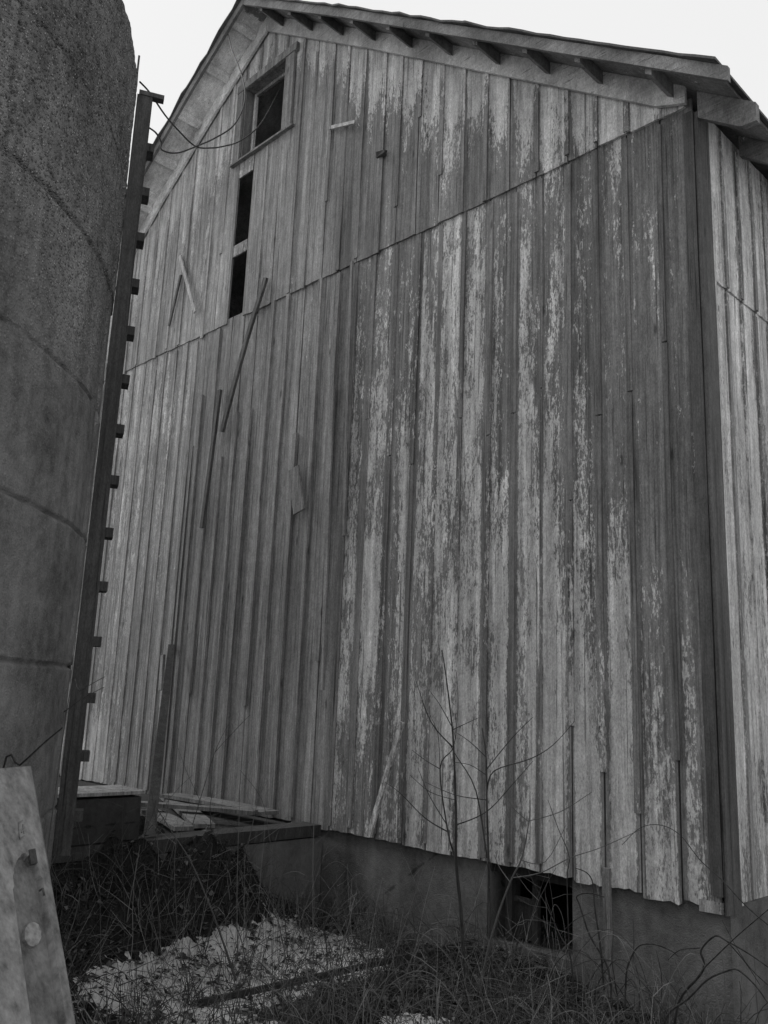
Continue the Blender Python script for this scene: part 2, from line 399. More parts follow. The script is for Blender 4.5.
for k, (b, a) in enumerate(zip(US, US[1:])):
    j = random.uniform(-.007, .007)
    z0 = lambda x, j=j: SEAM + j
    mid = (a + b) / 2
    yy = yU + random.uniform(-.003, .003)
    if -5.32 < mid < -5.0:            # missing board under the loft window; what is left is above the window
        board(up, a, b, lambda x: 7.81, zr, yy, k, paint_upper, tint_upper)
    elif -5.05 < mid < -4.54:
        board(up, a, b, z0, lambda x: 6.86, yy, k, paint_upper, tint_upper)
        board(up, a, b, lambda x: 7.81, zr, yy, k, paint_upper, tint_upper)
    else:
        board(up, a, b, z0, zr, yy, k, paint_upper, tint_upper, jg=.003)
for k, x in enumerate(US[1:-1]):
    if -5.35 < x < -4.5: continue
    z0 = SEAM + random.uniform(-.04, .06)
    if random.random() < .25 and x < -1: z0 += random.uniform(.3, 1.2)
    wd, th = rnd2.uniform(.034, .048), rnd2.uniform(.010, .016); x += rnd2.uniform(-.018, .018)
    if x < -5.4 and random.random() < .3: continue
    batten(up, x, z0, rk(x) + .03, yU, wd, th, k, paint_upper, tint_upper)
for x in (-4.79,): batten(up, x, SEAM, 6.83, yU, .045, .016, 4, paint_upper, tint_upper)
o_up = part(up, 'upper_siding', WOOD)
tag(o_up, 'upper course of vertical boards, paint left only under the eaves')

lo = MB()
rnd = random.Random(5)
for k, (b, a) in enumerate(zip(LS, LS[1:])):
    jb = rnd.uniform(-.008, .006); mid = (a + b) / 2
    if mid < -6: jb += .0
    z0 = lambda x, jb=jb: -.035 + jb
    if abs(mid + .37) < .14: z0 = lambda x: -.055
    if -6.9 < mid < -6.75: z0 = lambda x: .07
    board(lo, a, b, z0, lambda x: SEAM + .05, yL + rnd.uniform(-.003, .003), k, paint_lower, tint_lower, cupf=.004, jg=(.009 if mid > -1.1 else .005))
for k, x in enumerate(LS[1:-1]):
    z0, z1 = rnd.uniform(-.03, .02), SEAM - rnd.uniform(.0, .05)
    if x < -3.29:
        wd, th = rnd.uniform(.045, .06), (rnd.uniform(.024, .034) if x > -5.8 else .014)
        r = rnd.random()
        if x > -5.8:
            if r < .35: z1 = rnd.uniform(3.3, 4.2)
            if .35 < r < .5: z0 = rnd.uniform(.8, 1.6)
        elif r < .15: continue
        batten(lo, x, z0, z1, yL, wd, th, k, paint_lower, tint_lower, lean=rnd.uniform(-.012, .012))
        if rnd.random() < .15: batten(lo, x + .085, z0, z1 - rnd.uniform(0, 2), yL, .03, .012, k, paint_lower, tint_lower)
    else:
        wd, th = rnd.uniform(.036, .048), rnd.uniform(.010, .016); r = rnd.random(); x += rnd.uniform(-.019, .019)
        if abs(x + .74) < .02: z0 = .62
        elif r < .22: z0 = rnd.uniform(.3, 1.0)
        tl = lambda X, Z, k: tint_lower(X, Z, k) - .14
        zc = rnd.uniform(2.2, 3.4)
        batten(lo, x, z0, zc, yL, wd, th, k, paint_lower, tl)
        batten(lo, x + rnd.uniform(-.004, .004), zc + .012, z1, yL, wd, th, k + 60, paint_lower, tl)
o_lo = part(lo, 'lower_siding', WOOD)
tag(o_lo, 'lower course of boards, bare and ribbed at the left, flaking paint at the right')

# side wall towards +X
sdm = MB(); y = .135; k = 100
ps = lambda Y, Z, k: .70 + .25 * ns(k * 1.7, 1, 0) + .15 * ns(Y * 2, Z * .8, 4) - .25 * (Z < .7) * .6
ts = lambda Y, Z, k: .5 + .25 * ns(k * 3.3, 2, 0)
while y < D_ - .1:
    wdt = rnd.uniform(.22, .25)
    board(sdm, y, min(y + wdt, D_), lambda q: -.045 + .0 * q, lambda q: 3.73, .012, k, ps, ts, axis='y', cols=4)
    board(sdm, y, min(y + wdt, D_), lambda q: 3.73, lambda q: 4.92, .0, k + 300, ps, ts, axis='y', cols=4)
    if y > .2:
        batten(sdm, y, -.02, 3.70, .012, .04, .014, k, ps, ts, axis='y'); batten(sdm, y, 3.74, 4.85, .0, .04, .014, k, ps, ts, axis='y')
    else: batten(sdm, y + .012, -.03, 4.85, -.004, .022, .018, k, lambda *a: 1.0, ts, axis='y')
    y += wdt; k += 1
tag(part(sdm, 'side_siding', WOOD), 'paler painted boards of the long side wall')

# corner boards
cb = MB()
def cstrip(x0, x1, y0, y1, z0, z1, t):
    N = 30; prev = None
    for r in range(N + 1):
        Z = z0 + (z1 - z0) * r / N; d = .003 * ns(Z * 1.1, x0 * 9, 2)
        row = [cb.vert(p, -.2, t + .35 + .1 * ns(Z, 1, 1), 0) for p in ((x0 + d, y0, Z), (x1 + d, y0, Z), (x1 + d, y1, Z), (x0 + d, y1, Z))]
        if prev:
            for m in range(4): cb.quad(prev[m], prev[(m + 1) % 4], row[(m + 1) % 4], row[m])
        prev = row
cstrip(-.075, -.006, -.034, -.012, .03, 4.86, .22)
cb.box(-.15, -.010, -.027, -.010, -.062, -.002, (.6, .8, 0), .003)
part(cb, 'corner_board', WOOD_D)
cb = MB(); cstrip(.0, .024, -.028, .13, -.06, 4.84, .30); part(cb, 'corner_board', WOOD_D)

# other walls, floor
ow = MB()
ow.box(L_ - .03, L_, .02, D_, -.05, 4.9, (.6, .6, 0)); ow.f = ow.f
part(ow, 'side_wall', WOOD)
ow = MB()
P = [(L_, 0), (0, 0)]
xsr = [r[0] for r in RK if L_ <= r[0] <= 0]
i0 = []
for x in xsr: i0.append((ow.vert((x, D_, -.05), .6, .6), ow.vert((x, D_, rk(x) + .15), .6, .6), ow.vert((x, D_ + .03, -.05), .6, .6), ow.vert((x, D_ + .03, rk(x) + .15), .6, .6)))
for a, b in zip(i0, i0[1:]): ow.quad(a[0], b[0], b[1], a[1]); ow.quad(a[2], a[3], b[3], b[2]); ow.quad(a[1], b[1], b[3], a[3])
part(ow, 'rear_wall', WOOD)
fl = MB(); fl.box(L_ + .02, -.03, .06, D_ - .02, -.10, -.03); part(fl, 'floor', INSIDE)
# posts and girts seen as blackness behind the gaps
ft = MB()
for x in (-9.6, -7.3, -4.4, -2.4, -.2): ft.box(x - .09, x + .09, .04, .22, -.03, rk(x) - .02)
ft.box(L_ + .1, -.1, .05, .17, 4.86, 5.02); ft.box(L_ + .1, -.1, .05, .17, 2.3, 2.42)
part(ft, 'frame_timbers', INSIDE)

# roof: deck, shingles with ragged overhanging edge
OV = -.38; HS = .20           # gable overhang, height of soffit above the frieze's lower edge
def roof_mesh(y0, y1, zo, th, ragged=0.0, xr=.30, xl=-10.25):
    mb = MB(); xs_ = sorted(set([xl, xr] + [r[0] for r in RK if xl < r[0] < xr] + [xl + (xr - xl) * i / 90 for i in range(1, 90)]))
    ys_ = [y0] + [y0 + (y1 - y0) * t for t in (.03, .1, .3, .6, 1)]
    top = []; bot = []
    for j, yy in enumerate(ys_):
        top.append([]); bot.append([])
        for x in xs_:
            r = ragged * abs(ns(x * 7, j * .0 + 2, 0)) * 2 if j == 0 else 0
            rz = ragged * .5 * ns(x * 9, 5, yy) if ragged else 0
            top[-1].append(mb.vert((x, yy - r, rk(x) + zo + th + rz))); bot[-1].append(mb.vert((x, yy - r, rk(x) + zo + rz)))
    nx_, ny = len(xs_), len(ys_)
    for j in range(ny - 1):
        for i in range(nx_ - 1):
            mb.quad(top[j][i], top[j][i + 1], top[j + 1][i + 1], top[j + 1][i]); mb.quad(bot[j][i], bot[j + 1][i], bot[j + 1][i + 1], bot[j][i + 1])
    for i in range(nx_ - 1):
        for j in (0, ny - 1): mb.quad(top[j][i], bot[j][i], bot[j][i + 1], top[j][i + 1])
    for j in range(ny - 1):
        for i in (0, nx_ - 1): mb.quad(top[j][i], top[j + 1][i], bot[j + 1][i], bot[j][i])
    for q in range(len(mb.a)): mb.a[q] = (1.5 if mb.v[q][0] < -5 else .2, .55, 0)
    return mb
roof = part(roof_mesh(OV + .005, D_ + .3, HS, .024), 'roof', WOOD_S)
tag(roof, 'plank roof deck overhanging the gable')
sh = part(roof_mesh(OV - .05, D_ + .32, HS + .028, .018, .035, .345, -10.3), 'shingles', SHING, roof)

def slope_board(x0, x1, y0, y1, zb, zt, name, mat, at, parent=None, clip=0.0, thin=0):
    mb = MB(); xs_ = sorted(set([x0, x1] + [r[0] for r in RK if x0 < r[0] < x1] + [x0 + (x1 - x0) * i / 24 for i in range(1, 24)])); prev = None
    for x in xs_:
        t = (x - x0) / (x1 - x0); zlo = zb
        if clip and x1 - x < clip: zlo = zb + (zt - zb) * .35 * (1 - (x1 - x) / clip)
        dy = .003 * ns(x * 2, 3, 0)
        row = [mb.vert((x, yy + dy, rk(x) + zz), *at) for yy, zz in ((y0, zlo), (y1, zlo), (y1, zt), (y0, zt))]
        if prev:
            for m in range(4): mb.quad(prev[m], prev[(m + 1) % 4], row[(m + 1) % 4], row[m])
        else: mb.f.append(tuple(row))
        prev = row
    mb.f.append(tuple(reversed(prev)))
    return part(mb, name, mat, parent)
AP = -4.93
slope_board(AP + .003, -.035, -.075, -.045, 0, HS - .003, 'frieze_board', WOOD_S, (.85, .6, .62), clip=.03)  # right frieze set darker than the left through the extra value
slope_board(-10.0, AP - .003, -.075, -.045, 0, HS - .003, 'frieze_board', WOOD_S, (1.5, .9, 0))
slope_board(AP + .003, .395, OV - .03, OV + .002, HS - .075, HS + .025, 'barge_board', WOOD_S, (.1, .30, 0))
slope_board(-10.25, AP - .003, OV - .03, OV + .002, HS - .075, HS + .025, 'barge_board', WOOD_S, (.15, .3, 0))
for x in (-4.62, -4.09, -3.58, -3.1, -2.6, -2.11, -1.59, -1.11, -.66, -.13):
    slope_board(x - .022, x + .022, OV + .006, -.078, HS - .11, HS - .004, 'lookout', WOOD_S, (.0, .2, 0))
for x in (-5.14, -5.63, -6.17, -6.67, -7.2, -7.7, -8.2, -8.7, -9.2):
    slope_board(x - .03, x + .03, OV + .006, -.078, HS - .055, HS - .004, 'lookout', WOOD_S, (1.8, .9, 0))
# rafter tails along the right eave
slope_board(.028, .40, -.03, .02, 0, HS - .004, 'rafter_tail', WOOD_S, (-.3, .42, 0), clip=.1)
for i in range(1, 12):
    slope_board(.028, .40, .6 * i, .6 * i + .05, .04, HS - .004, 'rafter_tail', WOOD_S, (.2, .3, 0), clip=.1)

# loft window
win = MB()
at_c = (.0, .5, 0)
def jb(mb, x0, x1, y0, y1, z0, z1, at): mb.box(x0, x1, y0, y1, z0, z1, at, .003)
jb(win, -5.42, -5.305, -.062, -.034, 6.875, 7.77, at_c)
jb(win, -4.525, -4.375, -.062, -.034, 6.875, 7.77, (.1, .55, 0))
jb(win, -5.42, -4.34, -.070, -.034, 7.772, 7.87, (.1, .5, 0))
# reveals
jb(win, -5.302, -5.285, -.030, .12, 6.875, 7.80, (.1, .3, 0)); jb(win, -4.545, -4.53, -.030, .12, 6.875, 7.80, (.1, .3, 0))
jb(win, -5.283, -4.547, -.030, .12, 7.785, 7.80, (.1, .3, 0))
wf = part(win, 'window', WOOD); tag(wf, 'unglazed loft window with board casing high in the gable')
sl_ = MB(); jb(sl_, -5.46, -4.33, -.072, .10, 6.848, 6.872, (.0, .3, 0)); part(sl_, 'sill', WOOD, wf)
ssh = MB()
jb(ssh, -5.282, -5.25, .075, .11, 6.875, 7.78, (1, .9, 0)); jb(ssh, -5.247, -4.55, .075, .11, 7.745, 7.78, (.3, .5, 0))
part(ssh, 'sash', WOOD, wf)
# crosspieces in the slit below the window
gp = MB(); jb(gp, -5.305, -5.045, -.028, -.004, 5.69, 5.82, (.4, .8, 0)); part(gp, 'crosspiece', WOOD); gp = MB(); jb(gp, -5.305, -5.045, -.028, -.004, 6.66, 6.845, (.4, .75, 0)); part(gp, 'crosspiece', WOOD)
for x0, x1, z in ():
    pass

# foundation with cellar opening
fd = MB(); FY = .030; HX0, HX1, HZ0, HZ1 = -1.67, -1.0, -.52, -.03
def fpanel(x0, x1, z0, z1):
    nxn = max(1, int((x1 - x0) / .12)); nzn = max(1, int((z1 - z0) / .12)); ids = {}
    for i in range(nxn + 1):
        for j in range(nzn + 1):
            X = x0 + (x1 - x0) * i / nxn; Z = z0 + (z1 - z0) * j / nzn
            ids[i, j] = fd.vert((X, FY + .006 * ns(X * 1.7, Z * 2.5, 0), Z))
    for i in range(nxn):
        for j in range(nzn): fd.quad(ids[i, j], ids[i + 1, j], ids[i + 1, j + 1], ids[i, j + 1])
ZF = -1.1
fpanel(HX1, 0, ZF, -.03); fpanel(HX0, HX1, ZF, HZ0); fpanel(L_, HX0, ZF, -.03)
for (x0, x1, y0, y1, z0, z1) in ((HX0 - .3, HX0, FY + .012, .40, HZ0, -.04), (HX1, HX1 + .3, FY + .012, .40, HZ0, -.04), (HX0 - .3, HX1 + .3, FY + .012, .40, ZF, HZ0 - .002), ):
    fd.box(x0, x1, y0, y1, z0, z1)
fd.box(-.30, -.003, FY + .012, D_, ZF, -.03); fd.box(L_, L_ + .3, FY + .012, D_, ZF, -.03); fd.box(L_, 0, D_ - .3, D_, ZF, -.03)
# side face
for j in range(1): fd.box(-.006, .002, FY, D_, ZF, -.032)
fo = part(fd, 'foundation', FOUND); tag(fo, 'poured concrete foundation under the siding')
cw = MB()
cw.box(HX0 + .10, HX0 + .15, .10, .15, HZ0, -.04, (0, .0, 0), .004)      # post in the opening
cw.box(HX0 + .30, HX0 + .34, .12, .16, HZ0, -.04, (0, .0, 0), .004)
cw.box(HX0 + .15, HX0 + .30, .125, .155, -.27, -.24, (0, .2, 0), .004); cw.box(HX0 + .15, HX0 + .295, .15, .17, -.50, -.272, (0, .0, 0), .004)
part(cw, 'cellar_window_frame', WOOD_D)
cs = MB(); P = [Vector(p) for p in ((HX0, -.10, HZ0 - .09), (HX1, -.10, HZ0 - .09), (HX1, .24, HZ0 + .02), (HX0, .24, HZ0 + .02))]
cs.hexa([p - Vector((0, 0, .06)) for p in P] + P); part(cs, 'cellar_window_sill', DARKC)
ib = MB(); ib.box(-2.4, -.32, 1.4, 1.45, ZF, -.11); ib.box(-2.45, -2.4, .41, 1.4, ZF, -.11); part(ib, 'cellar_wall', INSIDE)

# ------------------------------------------------------------------ silo
SC = Vector((-3.4, -4.8, 0)); SR = 2.3
silo = empty('silo', (SC.x, SC.y, -.7)); tag(silo, 'dark grey round concrete silo with rough ringed wall standing in front of the barn', 'silo')
JO = [-.34, .38, 1.105, 1.80, 2.52, 3.25, 3.97, 4.72]
def angof(P): return math.atan2(P.y - SC.y, P.x - SC.x)
def cyl_hit(x, y, R=SR):
    d = ray(x, y); e = CAM - SC; A = d.x ** 2 + d.y ** 2; B = 2 * (e.x * d.x + e.y * d.y); C = e.x ** 2 + e.y ** 2 - R * R
    t = (-B - math.sqrt(max(0, B * B - 4 * A * C))) / (2 * A); return CAM + d * t
vseam = angof(cyl_hit(12, 90))
sm = MB(); TH0, TH1 = rad(-40), rad(105); n1, n2 = 420, 60
ths = [TH0 + (TH1 - TH0) * i / n1 for i in range(n1)] + [TH1 + (TH0 + 2 * math.pi - TH1) * i / n2 for i in range(n2)]
zs = []; z = -.85
while z < 4.74:
    zs.append(z); z += .009 if (z > .3 and min(abs(z - j) for j in JO) < .06) else .022
zs.append(4.74)
def sr(th, z):
    r = SR; jz = None
    w_ = .018 * ns(math.cos(th) * 5, math.sin(th) * 5, 1) ; zz = z + w_
    k = sum(1 for j in JO if zz > j)
    r += .012 * ((k * 7919 % 5) / 5 - .4)
    dn = min(abs(zz - j) for j in JO[:-1])
    P = Vector((math.cos(th) * SR, math.sin(th) * SR, z))
    rough = lerp(.25, 1, (z - 2.3 + .8 * ns(P.x, P.y, z * .8)) / 1.6)
    if dn < .013:
        kk = noise.noise(P * 5) * .8 + .55 ; r -= .035 * max(.1, kk) * (1 - dn / .013)
    elif dn < .09: r += .016 * max(0, noise.noise(P * 14)) * (1 - dn / .09)
    r += rough * (.005 * noise.noise(P * 7) + .007 * noise.noise(P * 26))
    r += .01 * noise.noise(P * 1.2)
    if z > 3.25 and abs(th - vseam - .02 * ns(z * 2, 0, 3)) < .006: r -= .025
    if 1.045 < th < 1.20: r += .012      # flat form strip behind the ladder
    return r
NT = len(ths)
for z in zs:
    for th in ths: r = sr(th, z); sm.vert((SC.x + r * math.cos(th), SC.y + r * math.sin(th), z))
for j in range(len(zs) - 1):
    for i in range(NT): sm.quad(j * NT + i, j * NT + (i + 1) % NT, (j + 1) * NT + (i + 1) % NT, (j + 1) * NT + i)
b0 = len(sm.v); j = len(zs) - 1
for th in ths: sm.vert((SC.x + 2.14 * math.cos(th), SC.y + 2.14 * math.sin(th), 4.74))
for th in ths: sm.vert((SC.x + 2.14 * math.cos(th), SC.y + 2.14 * math.sin(th), 3.9))
for i in range(NT):
    sm.quad(j * NT + i, j * NT + (i + 1) % NT, b0 + (i + 1) % NT, b0 + i); sm.quad(b0 + i, b0 + (i + 1) % NT, b0 + NT + (i + 1) % NT, b0 + NT + i)
sm.f.append(tuple(b0 + NT + i for i in range(NT)))
o = sm.build('silo_wall', SILO, smooth=True); keep(o, silo)
# ladder: two rails and board rungs, at the edge of the silo that faces the barn
TA = math.acos(SR / (CAM - SC).xy.length); phi = angof(CAM)
la = phi + TA                      # tangent angle as seen from the viewer
lad = None
def radial(th): return Vector((math.cos(th), math.sin(th), 0))
def tang(th): return Vector((-math.sin(th), math.cos(th), 0))
er, et = radial(la), tang(la)
def lrail(off, z0, z1, name, par):
    mb = MB(); c = SC + er * (SR + .068) + et * off
    mb.beam(c + Vector((0, 0, z0)), c + Vector((0, 0, z1)), er * .092, et * .038, (0, .3, 0), 8)
    o = mb.build(name, WOOD_D)
    if par is silo: keep(o, silo)
    else: o.parent = par
    return o
lad = lrail(.0, .13, 4.70, 'ladder', silo); tag(lad, 'single wooden rail with cleats fixed to the silo edge')
for i in range(15):
    z = .635 + .3115 * (i - 1)
    if z > 4.4: break
    mb = MB(); c = SC + er * (SR + .125) + Vector((0, 0, z))
    mb.beam(c + et * .021, c + et * .135, er * .065 + Vector((0, 0, -.0)), Vector((0, 0, .055)), (0, .1, 0), 2)
    mb.build('rung', WOOD_D).parent = lad
mb = MB(); c = SC + er * (SR + .10) + Vector((0, 0, 4.715)); mb.beam(c - er * .07 - et * .0, c + er * .085 - et * .0, et * .05, Vector((0, 0, .03)), (0, .4, 0)); mb.build('top_board', WOOD_D).parent = lad
mb = MB(); c = SC + er * (SR + .005) - et * .02; mb.tube([c + Vector((0, 0, z)) for z in (.4, 2.5, 4.97)], .007, .007, 6); mb.build('iron_rod', IRON).parent = lad

# ------------------------------------------------------------------ low wall, platform and block where a feed room once stood
lw = MB(); yb = -2.55
N = 24
for seg in range(N):
    pass
lw.box(-3.50, -3.33, yb, -.012, -1.1, -.10, (0, .5, 0)); low = lw.build('low_wall', FOUND); tag(low, 'low concrete wall running from the barn corner of bare boards to the silo', 'wall')
cp = MB(); cp.beam((-3.42, yb, -.045), (-3.42, -.05, -.045), (.22, 0, 0), (0, 0, .085), (0, .0, 0), 12); c_o = cp.build('cap', WOOD_D); c_o.parent = low
pf = MB(); pf.box(-8.6, -3.54, -2.2, -.03, -.5, -.045); tag(pf.build('concrete_slab', DARKC), 'concrete slab behind the low wall, under the bare barn boards', 'slab')
bl = MB(); bl.box(-3.72, -3.34, -2.42, -1.66, .012, .29, (0, .5, 0), .012); tag(bl.build('concrete_block', DARKC), 'dark squared block on the low wall between ladder and leaning plank', 'block')
bt = MB(); bt.beam((-3.53, -2.42, .315), (-3.53, -1.64, .315), (.40, 0, 0), (0, 0, .022), (.0, .7, 0), 6); tag(bt.build('board', WOOD), 'pale board lying flat on top of the dark block', 'board')

def thing_beam(name, a, b, wv, tv, label, cat, mat=WOOD, at=(.1, .5, 0), segs=8, bend=0.0, taper=1.0, group=None):
    mb = MB(); mb.beam(a, b, wv, tv, at, segs, bend, taper); o = mb.build(name, mat); tag(o, label, cat, group); return o
V3 = Vector
# leaning plank
thing_beam('plank', (-3.42, -1.53, .012), (-5.80, -.06, 1.47), (.02, .085, 0), (.04, -.02, 0), 'long dark plank leaning from the low wall up against the barn boards', 'plank', mat=WOOD_D, at=(0, .05, 0), taper=.7)
Gp = 'planks lying on the slab'
for (a, b, wd, z, lb) in (((-5.5, -.13), (-3.62, -.95), .17, .0, 'long pale plank lying across the slab nearest the barn boards'),
                          ((-4.6, -.85), (-3.58, -1.15), .15, .0, 'short pale plank lying on the slab just right of the leaning plank'),
                          ((-5.2, -.30), (-3.7, -.28), .22, .045, 'wide grey plank lying flat below the bare barn boards'),
                          ((-5.0, -1.25), (-3.7, -.42), .12, .06, 'narrow plank lying crosswise over the other planks')):
    a = V3((*a, z)); b = V3((*b, z + .01)); d = (b - a).normalized(); sd_ = V3((-d.y, d.x, 0))
    thing_beam('plank', a, b, sd_ * wd, (0, 0, .03), lb, 'plank', at=(.1, .22, 0), bend=.01, group=Gp)

# loose battens hanging off the gable
def loose(p0, p1, y0, y1, wd, th, label, at=(0, .45, 0), taper=1.0, bend=.0, mat=WOOD):
    a = onY(*p0, y0); b = onY(*p1, y1); d = (b - a).normalized(); sd_ = d.cross(V3((0, -1, 0))).normalized()
    return thing_beam('loose_batten', a, b, sd_ * wd, V3((0, -th, 0)), label, 'batten', at=at, segs=10, bend=bend, taper=taper, mat=mat, group='loose battens on the gable')
loose((266, 278), (222, 432), -.075, -.11, .055, .03, 'upper half of the long diagonal batten hanging below the slit opening', (0, 1, 0), bend=.02, mat=WOOD_D)
loose((220, 390), (202, 528), -.085, -.10, .05, .03, 'lower batten hanging slantwise under the long diagonal one', (0, .8, 0), mat=WOOD_D)
loose((180, 256), (195, 312), -.06, -.08, .045, .018, 'pale batten tilting right, upper left of the slit opening', (.9, .9, 0))
loose((181, 275), (169, 326), -.055, -.06, .035, .02, 'dark batten beside the pale tilted one at upper left', (0, .9, 0), mat=WOOD_D)
loose((163, 655), (161, 690), -.05, -.08, .05, .03, 'split stub of batten just above the leaning plank', (.1, .45, 0))
loose((402, 722), (369, 836), -.06, -.13, .042, .022, 'pale stick slanting against the painted boards above the foundation', (.5, 1, 0))
loose((330, 128), (355, 122), -.062, -.07, .035, .018, 'short level stick nailed right of the loft window', (.6, .9, 0))
loose((606, 868), (610, 990), -.07, -.09, .055, .022, 'split batten hanging down in front of the foundation wall', (.15, .2, 0), taper=.5)
loose((294, 468), (299, 512), -.075, -.075, .14, .02, 'short wide board scrap nailed over the bare ribbed boards', (0, .42, 0))
loose((352, 262), (344, 536), -.05, -.055, .032, .022, 'thin batten along the edge where bare boards meet painted boards', (0, .3, 0))
loose((333, 385), (322, 690), -.06, -.06, .04, .02, 'long straight batten left of the painted boards', (0, .4, 0))
# pieces of dark ledge under the window
mb = MB(); a = onY(382, 154, -.06); mb.box(a.x - .05, a.x + .05, -.085, -.05, a.z - .02, a.z + .02, (0, .1, 0), .012)
tag(mb.build('wood_scrap', WOOD_D), 'small dark block stuck to the boards under the frieze right of the window', 'scrap')

# cables
def cable(pix, y0, y1, name, label):
    P = [onY(x, y, y0 + (y1 - y0) * (i / (len(pix) - 1))) for i, (x, y) in enumerate(pix)]
    mb = MB(); mb.tube(catmull(P, 8), .0065, .0065, 6); tag(mb.build(name, CABLE, smooth=True), label, 'cable')
cable([(140, 82), (150, 93), (165, 115), (178, 130), (195, 146), (210, 148), (225, 146), (240, 141), (258, 127), (270, 108), (279, 90)], -2.66, .05, 'cable', 'slack cable from the ladder top into the loft window')
cable([(148, 127), (156, 133), (161, 142), (162, 150), (177, 153), (197, 146), (215, 138), (233, 126), (243, 108), (245, 90), (240, 70), (232, 50), (228, 34)], -2.6, -.36, 'cable', 'kinked cable from the ladder rail up to the roof overhang')

# ------------------------------------------------------------------ leaning pale panel at the lower left
TR = atD(27, 769, 3.75); LR = atD(70, 1024, 3.2)
dn = (LR - TR); t = (-.70 - TR.z) / dn.z; BR = TR + dn * t
hv = ray(676, 745); hv.z = 0; hv.normalize(); pu = -hv; pn = dn.normalized().cross(pu).normalized()
if pn.dot(CAM - TR) < 0: pn = -pn
pl = MB(); PW = .85
dv = (BR - TR)
def on_panel(x, y):
    d = ray(x, y); tt = (TR - CAM).dot(pn) / d.dot(pn); q = CAM + d * tt - TR
    # coordinates along width and height
    v_ = q.dot(dv) / dv.length_squared; u = (q - dv * v_).dot(pu); return u, v_
def pp(u, v_, h=0.0): return TR + pu * u + dv * v_ + pn * h
au, av = on_panel(20, 850); al, alv = on_panel(4, 882); ar, arv = on_panel(37, 886); cu, cv = on_panel(26, 925)
NU, NV = 90, 150; ids = []
ac = (al + ar) / 2; aw = abs(ar - al) / 2
for j in range(NV + 1):
    for i in range(NU + 1):
        u = PW * i / NU; v_ = j / NV
        # round-topped recess with a raised rim
        hgt = (v_ - alv) * dv.length
        if hgt < 0: dd = math.hypot(u - ac, hgt * (aw / max(.01, (alv - av) * dv.length))) - aw
        else: dd = abs(u - ac) - aw
        dep = -.022 if dd < 0 else 0
        if v_ > arv + .45: dep = 0
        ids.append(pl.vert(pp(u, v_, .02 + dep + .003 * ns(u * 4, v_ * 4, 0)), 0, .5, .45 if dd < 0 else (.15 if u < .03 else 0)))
for j in range(NV):
    for i in range(NU): pl.quad(j * (NU + 1) + i, j * (NU + 1) + i + 1, (j + 1) * (NU + 1) + i + 1, (j + 1) * (NU + 1) + i)
pl.hexa([pp(0, 0, -.02), pp(PW, 0, -.02), pp(PW, 1, -.02), pp(0, 1, -.02), pp(0, 0, -.004), pp(PW, 0, -.004), pp(PW, 1, -.004), pp(0, 1, -.004)])
for (u0, u1, v0, v1) in ((-.002, .0, 0, 1), (0, PW, -.001, 0)):
    pl.hexa([pp(u0, v0, -.02), pp(u1, v0, -.02), pp(u1, v1, -.02), pp(u0, v1, -.02), pp(u0, v0, .021), pp(u1, v0, .021), pp(u1, v1, .021), pp(u0, v1, .021)], (0, .5, .5))
pan = pl.build('panel', PANEL); tag(pan, 'pale worn panel with an arched recess leaning against the silo', 'panel')
dk = MB()
def disc(mb, u, v_, r, h, at, n_=28):
    ring = [mb.vert(pp(u + r * (1 + .05 * math.sin(i * 2.3)) * math.cos(2 * math.pi * i / n_), v_ + r * math.sin(2 * math.pi * i / n_) / dv.length, h), *at) for i in range(n_)]
    low_ = [mb.vert(pp(u + r * math.cos(2 * math.pi * i / n_), v_ + r * math.sin(2 * math.pi * i / n_) / dv.length, h - .02), *at) for i in range(n_)]
    mb.f.append(tuple(ring))
    for i in range(n_): mb.quad(ring[i], ring[(i + 1) % n_], low_[(i + 1) % n_], low_[i])
eu, ev = on_panel(35.5, 925)
disc(dk, cu, cv, abs(eu - cu), .012, (0, .5, 0))
n = Nd('pale_disc'); DISC = n.finish(n.rng(n.noise(scale=40, det=6), .35, .65, .12, .28), .7)
dk.build('disc', DISC).parent = pan
dp = MB(); u0, v0 = on_panel(21, 846); u1, v1 = on_panel(31, 862)
dp.hexa([pp(u0, v0, .015), pp(u1, v0, .015), pp(u1, v1, .015), pp(u0, v1, .015), pp(u0, v0, .0235), pp(u1, v0, .0235), pp(u1, v1, .0235), pp(u0, v1, .0235)], (0, .5, 1)); dp.build('plate', PANEL).parent = pan
dp = MB(); u0, v0 = on_panel(34, 888); dp.tube([pp(u0, v0, .015), pp(u0, v0, .03), pp(u0, v0 + .014, .032)], .004, .004, 6); dp.build('hook', IRON).parent = pan
fm = MB()
for (x0, y0, x1, y1) in ((10, 817, 10.5, 831), (10, 817, 15, 816), (10, 824, 14, 823), (10.5, 832, 17, 831), (15, 820, 16, 829), (13, 827, 17, 823)):
    a = on_panel(x0, y0); b = on_panel(x1, y1); pa, pb = pp(*a, .0235), pp(*b, .0235); sd_ = (pb - pa).normalized().cross(pn)
    fm.beam(pa, pb, sd_ * .004, pn * .002, (0, .5, .35))
fm.build('faint_marks', PANEL).parent = pan

# ------------------------------------------------------------------ dark bar added for the dark brush ditch before the snow
a = onZ(195, 1006, -.66); b = onZ(475, 958, -.64)
a.z = gz(a.x, a.y) + .03; b.z = gz(b.x, b.y) + .04
thing_beam('ditch_bar', a, b, (0, 0, .035), V3((.02, .05, 0)), 'long dark bar added for the dark ditch of brush along the front of the snow patch', 'ditch_bar', WOOD_D, (0, 0, .3), 10)

